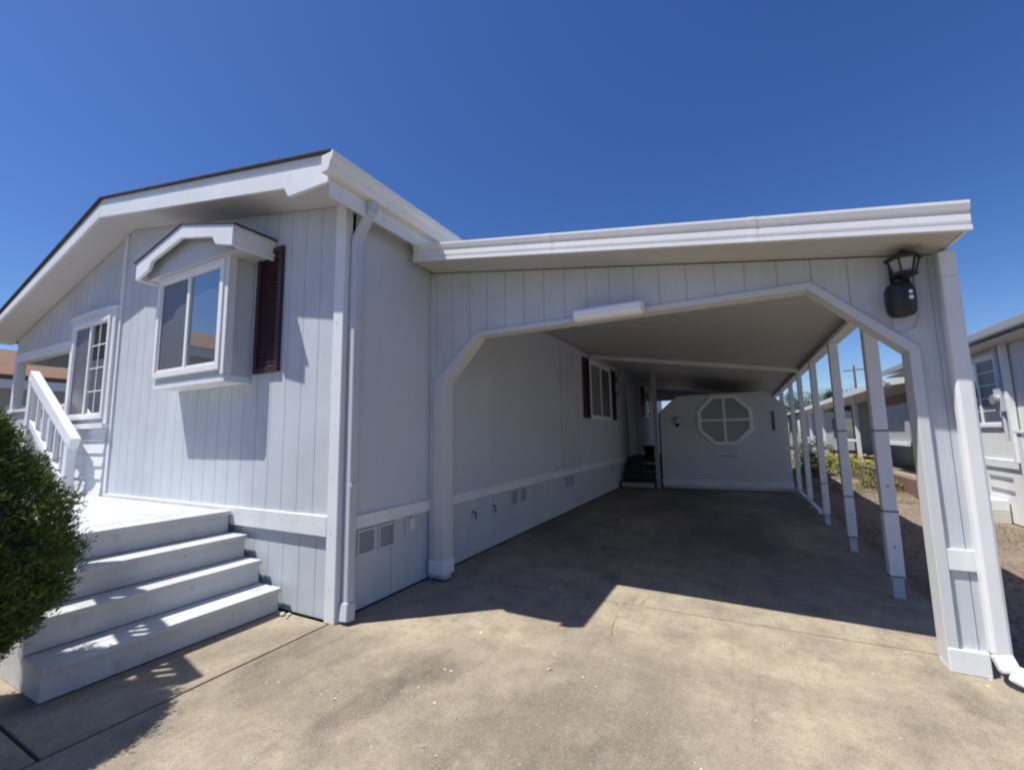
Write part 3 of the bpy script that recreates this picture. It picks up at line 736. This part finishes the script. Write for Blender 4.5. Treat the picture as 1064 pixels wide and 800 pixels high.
for i in range(N1):
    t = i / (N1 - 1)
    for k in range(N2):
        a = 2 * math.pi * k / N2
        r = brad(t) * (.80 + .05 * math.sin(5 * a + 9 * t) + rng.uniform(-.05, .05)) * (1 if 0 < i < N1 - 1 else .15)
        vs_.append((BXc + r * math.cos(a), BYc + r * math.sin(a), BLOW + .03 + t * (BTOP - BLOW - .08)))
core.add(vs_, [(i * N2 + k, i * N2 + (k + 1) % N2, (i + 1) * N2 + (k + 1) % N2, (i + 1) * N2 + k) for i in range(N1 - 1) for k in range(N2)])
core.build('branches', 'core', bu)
cr = MB()
for i in range(2600):
    t = rng.random() ** 1.25; a = rng.uniform(0, 6.283)
    r = brad(t) * rng.uniform(.86, 1.04); z = BLOW + t * (BTOP - BLOW)
    r *= 1 + .10 * math.sin(4 * a + 11 * t) * math.sin(17 * t + 2 * a) + (.10 * rng.random() if rng.random() < .12 else 0)
    c = Vector((BXc + r * math.cos(a), BYc + r * math.sin(a), z))
    outd = Vector((math.cos(a), math.sin(a), .55 + .9 * t))
    for j in range(24):
        dd = (outd.normalized() + Vector((rng.gauss(0, .6), rng.gauss(0, .6), rng.gauss(0, .6)))).normalized()
        cc = c + Vector((rng.gauss(0, .028), rng.gauss(0, .028), rng.gauss(0, .028)))
        spray(cr, cc, dd, rng.uniform(.016, .034), rng.uniform(.004, .007), rng)
cr.build('crown', 'needles', bu)

def tree(name, x, y, h, cr_r, mat, label, seed, conifer=False, group='trees beyond the roofs'):
    rng = random.Random(seed)
    t = thing(name, (x, y, 0), label, 'tree', group)
    tk = MB(); tk.tube([(x, y, 0), (x + .1, y, h * .35), (x, y + .1, h * .6), (x, y, h * .92)], [h * .03, h * .022, h * .015, .02], 8)
    for k in range(7):
        a = rng.uniform(0, 6.28); z = h * rng.uniform(.35, .7); ln = cr_r * rng.uniform(.5, .9)
        tk.tube([(x, y, z), (x + ln * .5 * math.cos(a), y + ln * .5 * math.sin(a), z + ln * .35), (x + ln * math.cos(a), y + ln * math.sin(a), z + ln * .55)], [h * .011, h * .007, .02], 6)
    tk.build('trunk', 'bark', t)
    m = MB()
    for i in range(170):
        if conifer:
            tt = rng.random() ** 1.3; rr = cr_r * (1 - tt) * rng.uniform(.3, 1.05) + .1; a = rng.uniform(0, 6.28)
            c = Vector((x + rr * math.cos(a), y + rr * math.sin(a), h * (.18 + .82 * tt)))
        else:
            d = Vector((rng.gauss(0, 1), rng.gauss(0, 1), rng.gauss(0, .8))).normalized() * (rng.random() ** .4)
            c = Vector((x + d.x * cr_r, y + d.y * cr_r, h * .66 + d.z * h * .34))
        q = cr_r * rng.uniform(.10, .22)
        for j in range(26):
            p = c + Vector((rng.gauss(0, q), rng.gauss(0, q), rng.gauss(0, q * .7)))
            u = Vector((rng.gauss(0, 1), rng.gauss(0, 1), rng.gauss(0, 1))).normalized(); v = u.orthogonal().normalized(); s_ = rng.uniform(.06, .13) * (h / 7)
            m.add([p - u * s_, p + v * s_ * .6, p + u * s_, p - v * s_ * .6], [(0, 1, 2, 3)])
    m.build('crown', mat, t)
def at_px(px, dist):
    """ground direction as the photo's horizontal bearing, real distance in metres"""
    d = fw + r2 * ((px - 532) / 446.22); d.z = 0; d.normalize(); return CAM.x + d.x * dist, CAM.y + d.y * dist
for px, dist, h, r, mt_, cf, lb_, sd in (
        (880, 52, 5.3, 1.7, 'leaf', False, 'rounded leafy tree showing above the neighbour roof near the utility pole', 1),
        (862, 56, 5.6, 1.5, 'leaf2', True, 'dark pointed conifer above the far neighbour carport', 2),
        (845, 60, 5.9, 2.4, 'leaf2', False, 'wide dark tree farthest along above the neighbour roofs', 3),
        (905, 46, 4.9, 1.2, 'leaf', False, 'small leafy tree behind the neighbour roof right of the utility pole', 4),
        (930, 45, 5.2, 1.3, 'leaf2', False, 'low dark tree just clearing the neighbour roof beside the arch column', 5),
        (820, 66, 6.2, 2.0, 'leaf2', True, 'distant dark conifer seen past the last carport posts', 6)):
    x, y = at_px(px, dist); tree('conifer_tree' if cf else 'leafy_tree', x, y, h, r, mt_, lb_, sd, cf)
# utility pole
x, y = at_px(889, 48)
up_ = thing('utility_pole', (x, y, 0), 'thin wooden utility pole with a crossarm above the neighbour roof', 'pole')
MB().tube([(x, y, 0), (x, y, 7.0)], [.12, .08], 10).build('shaft', 'pole', up_)
MB().bar((x - .7, y + .35, 6.6), (x + .7, y - .35, 6.6), .09, .1).build('crossarm', 'pole', up_)

def weedy(name, x, y, r, h, n, mat, label, seed, flower=None, nf=0, group='weedy plants along the side yard'):
    rng = random.Random(seed); z0 = yz(x, y)
    t = thing(name, (x, y, z0), label, 'plant', group)
    m = MB(); s_ = MB()
    for k in range(max(6, n // 60)):
        a = rng.uniform(0, 6.28); q = r * rng.random() ** .5
        s_.tube([(x + q * .3 * math.cos(a), y + q * .3 * math.sin(a), z0 - .02), (x + q * .7 * math.cos(a), y + q * .7 * math.sin(a), z0 + h * .5), (x + q * math.cos(a), y + q * math.sin(a), z0 + h * rng.uniform(.6, 1))], [.008, .006, .003], 5)
    s_.build('stems', 'weed', t)
    for k in range(n):
        a = rng.uniform(0, 6.28); q = r * rng.random() ** .5; zz = z0 + h * rng.random() ** .7 * (1 - .4 * (q / r) ** 2)
        p = Vector((x + q * math.cos(a), y + q * math.sin(a), zz)); u = Vector((rng.gauss(0, 1), rng.gauss(0, 1), rng.gauss(.4, .8))).normalized(); v = u.orthogonal().normalized(); l_ = rng.uniform(.04, .09)
        m.add([p, p + u * l_ * .5 + v * l_ * .3, p + u * l_, p + u * l_ * .5 - v * l_ * .3], [(0, 1, 2, 3)])
    m.build('leaves', mat, t)
    if flower:
        fm = MB()
        for k in range(nf):
            a = rng.uniform(0, 6.28); q = r * rng.random() ** .5; p = Vector((x + q * math.cos(a), y + q * math.sin(a), z0 + h * rng.uniform(.7, 1.08)))
            for j in range(6):
                u = Vector((math.cos(j * 1.047), math.sin(j * 1.047), .4)) * .06; v = Vector((-u.y, u.x, 0)) * .45
                fm.add([p, p + u * .6 + v, p + u, p + u * .6 - v], [(0, 1, 2, 3)])
        fm.build('blossoms', flower, t)
weedy('weed_clump', 5.45, 12.6, .85, .55, 900, 'weed', 'tall yellow-green weed clump with pale yellow blooms in the side yard', 21, 'flower_yellow', 90)
weedy('weed_clump', 5.6, 14.9, .7, .5, 700, 'weed', 'yellow-green weed clump behind the yellow-blooming one', 22)
weedy('flowering_shrub', 5.25, 17.2, .7, .95, 1300, 'leaf', 'green shrub dotted with white blossoms far along the side yard', 23, 'flower_white', 110)
weedy('flowering_shrub', 4.75, 12.9, .4, .75, 700, 'leaf', 'narrow shrub with cream white blossoms beside the rear carport posts', 24, 'flower_white', 80)
weedy('weed_clump', 5.75, 10.4, .5, .28, 900, 'grass', 'low dry weed patch at the foot of the reddish planter', 25)
# sparse dry grass
gm = MB(); rng = random.Random(5)
for k in range(9000):
    x = rng.uniform(4.3, 6.1); y = rng.uniform(9.5, 19) if rng.random() < .85 else rng.uniform(5, 10)
    if math.sin(x * 2.1 + y) + math.sin(y * 1.3 - x) < -.2: continue
    z = yz(x, y); l_ = rng.uniform(.03, .12); a = rng.uniform(0, 6.28); bx_ = rng.gauss(0, .03); by_ = rng.gauss(0, .03); w_ = .004
    gm.add([(x - w_ * math.cos(a), y - w_ * math.sin(a), z - .01), (x + w_ * math.cos(a), y + w_ * math.sin(a), z - .01), (x + bx_, y + by_, z + l_)], [(0, 1, 2)])
tag(gm.build('dry_grass', 'grass'), 'sparse dry grass growing over the tan dirt of the side yard', 'grass', None, 'stuff')
# bark chips on the yard, leaf litter and pebbles on the concrete
cm = MB()
for k in range(5200):
    x = 4.14 + rng.random() ** 1.4 * 2.0; y = rng.uniform(-2, 11); z = yz(x, y) + .004; a = rng.uniform(0, 6.28); l_ = rng.uniform(.008, .030); w_ = l_ * rng.uniform(.3, .6); h_ = l_ * .3
    ca, sa = math.cos(a), math.sin(a)
    pts = [(x + ca * l_ - sa * 0, y + sa * l_, z), (x - sa * w_, y + ca * w_, z), (x - ca * l_, y - sa * l_, z), (x + sa * w_, y - ca * w_, z), (x, y, z + h_)]
    cm.add(pts, [(0, 1, 4), (1, 2, 4), (2, 3, 4), (3, 0, 4)])
tag(cm.build('bark_chips', 'dirt'), 'brown bark chips scattered over the dirt beside the carport', 'bark chips', None, 'stuff')
lm = MB()
for k in range(200):
    x, y = rng.gauss(1.5, .9), rng.uniform(-1.7, 1.2)
    if not (-.0 < x < 4.0): continue
    a = rng.uniform(0, 6.28); l_ = rng.uniform(.003, .010) * (1.6 if rng.random() < .12 else 1); w_ = l_ * rng.uniform(.4, .8); ca, sa = math.cos(a), math.sin(a)
    lm.add([(x + ca * l_, y + sa * l_, .003), (x - sa * w_, y + ca * w_, .004 + l_ * .4), (x - ca * l_, y - sa * l_, .003), (x + sa * w_, y - ca * w_, .003)], [(0, 1, 2, 3)])
tag(lm.build('leaf_litter', 'litter'), 'tiny pale bits of dry litter scattered on the concrete driveway', 'litter', None, 'stuff')
rk = MB()
for (x, y, r) in ((-.52, -.07, .022), (-.47, -.05, .018), (-.44, -.09, .013), (-.57, -.06, .016)):
    rk.lathe([(r * .6, 0), (r, r * .4), (r * .7, r * .9), (r * .2, r * 1.1)], x, y, 7)
tag(rk.build('pebbles', 'litter'), 'few small pebbles by the foot of the steps', 'pebbles', None, 'stuff')

ga = thing('shadow_caster', (-1.6, -1.8, 0), 'unseen white slatted arbor added just left of the conifer bush', 'caster')  # unseen, made up to throw the slatted shadow; real caster unknown
A, B = Vector((-1.25, -1.78, 2.70)), Vector((-1.98, -1.72, 2.92))
MB().bar(A, B, .05, .13).build('caster_top_board', 'white', ga, .004)
dn = Vector((0, 0, -.42))
MB().bar(A + dn, B + dn, .05, .08).build('caster_lower_board', 'white', ga, .004)
for k in range(5):
    p = A.lerp(B, .22 + k * .15); MB().box(p.x - .03, p.x + .03, p.y - .012, p.y + .012, p.z - .40, p.z - .05).build('caster_slat', 'white', ga, .002)
for p in (A, B): MB().box(p.x - .05, p.x + .05, p.y - .045, p.y + .045, 0, p.z - .03).build('post', 'white', ga, .004)

# ------------------------------------------------------------------ neighbours
nb = thing('neighbour_house', (6.3, 6, 0), 'white sided house with a long low eave on the right beyond the side yard', 'house')
NX = 6.32
nw = MB(); siding(nw, [(2.2, .0), (10.2, .0), (10.2, 2.62), (2.2, 2.62)], 'x', NX, NX + .12, off=.03); nw.build('wall', 'nbwall', nb)
bx('end_wall', 'nbwall', nb, NX, 12.0, 2.12, 2.198, 0, 2.62); bx('end_wall', 'nbwall', nb, NX, 12.0, 10.21, 10.3, 0, 2.62)
MB().prism([(6.0, 2.65), (12.4, 3.50), (12.4, 3.56), (6.0, 2.74)], 'y', 1.8, 10.6).build('roof', 'metalwhite', nb)
MB().prism([(5.93, 2.65), (6.0, 2.65), (6.0, 2.742), (5.90, 2.742)], 'y', 1.78, 10.62).build('gutter', 'metalwhite', nb, .003)
bx('soffit', 'soffit', nb, 6.0, NX, 1.9, 10.5, 2.585, 2.598, bevel=0)
window(nb, 6.50, 7.75, 1.40, 2.50, NX - .001, 'x', -1, glass=('screen', 'glass'), grid=((0, 1), 1, 5))
window(nb, 4.6, 5.72, 1.9, 2.5, NX - .001, 'x', -1, glass=('screen', 'screen'))
ds2 = MB(); ds2.box(NX - .09, NX - .02, 6.16, 6.24, .9, 2.6); ds2.build('downspout', 'metalwhite', nb, .006)
mt2 = MB(); mt2.tube([(NX - .06, 6.38, 2.58), (NX - .06, 6.38, 1.95)], .03, 10); mt2.box(NX - .11, NX - .002, 6.29, 6.47, 1.62, 1.98); mt2.tube([(NX - .06, 6.38, 1.62), (NX - .06, 6.38, 1.2)], .025, 10); mo_ = mt2.build('meter_box', 'greymetal', nb, .004)
MB().tube([(NX - .10, 6.38, 1.80), (NX - .17, 6.38, 1.80)], .075, 16).build('dial', 'dimglass', mo_)
for z in (.43, .62): bx('vent', 'vent', nb, NX - .012, NX + .01, 6.55, 7.2, z, z + .05)
bx('skirting_trim', 'white', nb, NX - .03, NX - .001, 2.2, 10.2, .80, .92)
# covered porch of the neighbour further along
pc = thing('neighbour_porch', (6.5, 16, 0), 'long open-sided porch with white posts and shaded grey wall behind the weeds', 'porch')
MB().prism([(6.0, 2.42), (10.5, 3.0), (10.5, 3.1), (6.0, 2.56)], 'y', 10.7, 27).build('roof', 'metalwhite', pc)
MB().prism([(5.92, 2.42), (5.998, 2.42), (5.998, 2.565), (5.90, 2.565)], 'y', 10.68, 27.02).build('gutter', 'metalwhite', pc, .003)
bx('back_wall', 'nbshade', pc, 8.4, 8.5, 10.7, 27, .1, 2.75)
for y in (12.55, 15.4, 18.4, 21.5, 25.5): bx('post', 'white', pc, 6.28, 6.38, y, y + .1, .0, 2.47)
bx('rail', 'white', pc, 6.27, 6.35, 10.7, 12.54, 1.0, 1.09); bx('rail', 'white', pc, 6.27, 6.35, 15.51, 18.39, 1.0, 1.07)
bx('half_wall', 'nbgrey', pc, 6.36, 6.42, 10.7, 12.54, 1.09, 2.0)
bx('storage_panel', 'nbshade', pc, 7.2, 7.26, 12.66, 15.3, .1, 2.0); bx('door', 'black', pc, 7.17, 7.195, 13.5, 14.4, .12, 2.0)
bx('floor', 'concrete', pc, 6.3, 8.4, 10.7, 27, -.02, .30)
pb = thing('garden_planter', (6.05, 11.5, 0), 'long reddish board planter of soil below the white porch rail', 'planter')
bx('boards', 'redwood', pb, 5.95, 6.0, 8.6, 16.2, 0, .36); bx('boards', 'redwood', pb, 6.001, 6.26, 8.6, 8.64, 0, .36); bx('soil', 'dirt', pb, 6.001, 6.26, 8.65, 16.2, .05, .33)
# pale step block leaning by the neighbour wall
sbk = thing('concrete_steps', (6.1, 7.0, 0), 'small pale concrete step block against the neighbour house wall', 'steps')
bx('lower_step', 'nbtan', sbk, 5.85, 6.30, 6.7, 7.3, -.02, .16, bevel=.01); bx('upper_step', 'white', sbk, 6.07, 6.30, 6.7, 7.3, .162, .33, bevel=.01)
fp = thing('fence_post', (5.9, 5.1, 0), 'plain white square post standing in front of the neighbour house', 'post')
bx('shaft', 'white', fp, 5.86, 5.97, 5.05, 5.16, -.05, 1.32); MB().prism([(5.84, 5.03), (5.99, 5.03), (5.99, 5.18), (5.84, 5.18)], 'z', 1.322, 1.36).build('cap', 'white', fp, .004)
# further houses along the row
fh = thing('far_house', (12, 40, 0), 'low grey house with dark openings farthest along the side yard', 'house')
bx('wall', 'nbgrey', fh, 6.5, 16, 30, 48, 0, 2.5); MB().prism([(6.0, 2.5), (11, 3.6), (16.5, 2.5), (16.5, 2.62), (11, 3.75), (6.0, 2.62)], 'y', 29.5, 48.5).build('roof', 'nbtan', fh)
for y in (31, 34, 38): bx('window', 'glass', fh, 6.46, 6.498, y, y + 1.4, 1.0, 2.1)
for x in (8, 12): bx('window', 'glass', fh, x, x + 1.4, 29.96, 29.998, 1.0, 2.1)
rh = thing('rear_house', (0, 34, 0), 'pale house seen through the passage behind the carport', 'house')
bx('wall', 'nbtan', rh, -9, 5.2, 32, 40, 0, 2.34); MB().prism([(-9.5, 2.3), (-2, 2.9), (5.6, 2.3), (5.6, 2.42), (-2, 3.02), (-9.5, 2.42)], 'y', 31.5, 40.5).build('roof', 'brown_roof', rh)
for x in (-6, -1, 2.5): bx('window', 'glass', rh, x, x + 1.3, 31.96, 31.998, 1.1, 2.2)
# left neighbour with the brown roof
ln = thing('brown_roof_house', (-12, 2, 0), 'house with a brown shingle roof and white eave beyond the porch on the left', 'house')
bx('wall', 'nbgrey', ln, -17.5, -10.6, -.2, 9, 0, 2.6)
MB().prism([(-10.15, 2.66), (-14.0, 3.72), (-17.9, 2.66), (-17.9, 2.80), (-14.0, 3.86), (-10.15, 2.80)], 'y', -.6, 9.5).build('roof', 'brown_roof', ln)
bx('eave_board', 'white', ln, -10.16, -10.13, -.6, 9.5, 2.52, 2.70); bx('soffit', 'soffit', ln, -10.6, -10.161, -.5, 9.4, 2.56, 2.60, bevel=0)
for y in (0.6, 4): window(ln, y, y + 1.4, 1.1, 2.2, -10.599, 'x', 1)
# house across the street, mirrored in the bay window
ac = thing('street_house', (-19, -16, 0), 'two-storey cream house with a brown roof across the street', 'house')
bx('wall', 'nbtan', ac, -26, -16.5, -16, -5.6, 0, 4.95)
MB().prism([(-15.9, 4.95), (-21.2, 6.7), (-26.6, 4.95), (-26.6, 5.1), (-21.2, 6.9), (-15.9, 5.1)], 'y', -16.6, -5.0).build('roof', 'brown_roof', ac)
bx('eave_board', 'white', ac, -15.9, -15.86, -16.6, -5.0, 4.7, 5.05)
for y in (-14, -11, -8): window(ac, y, y + 1.5, 3.2, 4.4, -16.499, 'x', 1)
a2 = thing('street_house', (6, -24, 0), 'single-storey cream house with dark roof across the street facing the driveway', 'house')
bx('wall', 'nbtan', a2, -2, 12, -30, -21, 0, 2.8)
MB().prism([(-21 + .5, 2.8), (-25.5, 4.2), (-30.5, 2.8), (-30.5, 2.92), (-25.5, 4.35), (-20.5, 2.92)], 'x', -2.5, 12.5).build('roof', 'shingle', a2)
for x in (0, 4, 8): window(a2, x, x + 1.6, 1.1, 2.3, -20.999, 'y', 1)
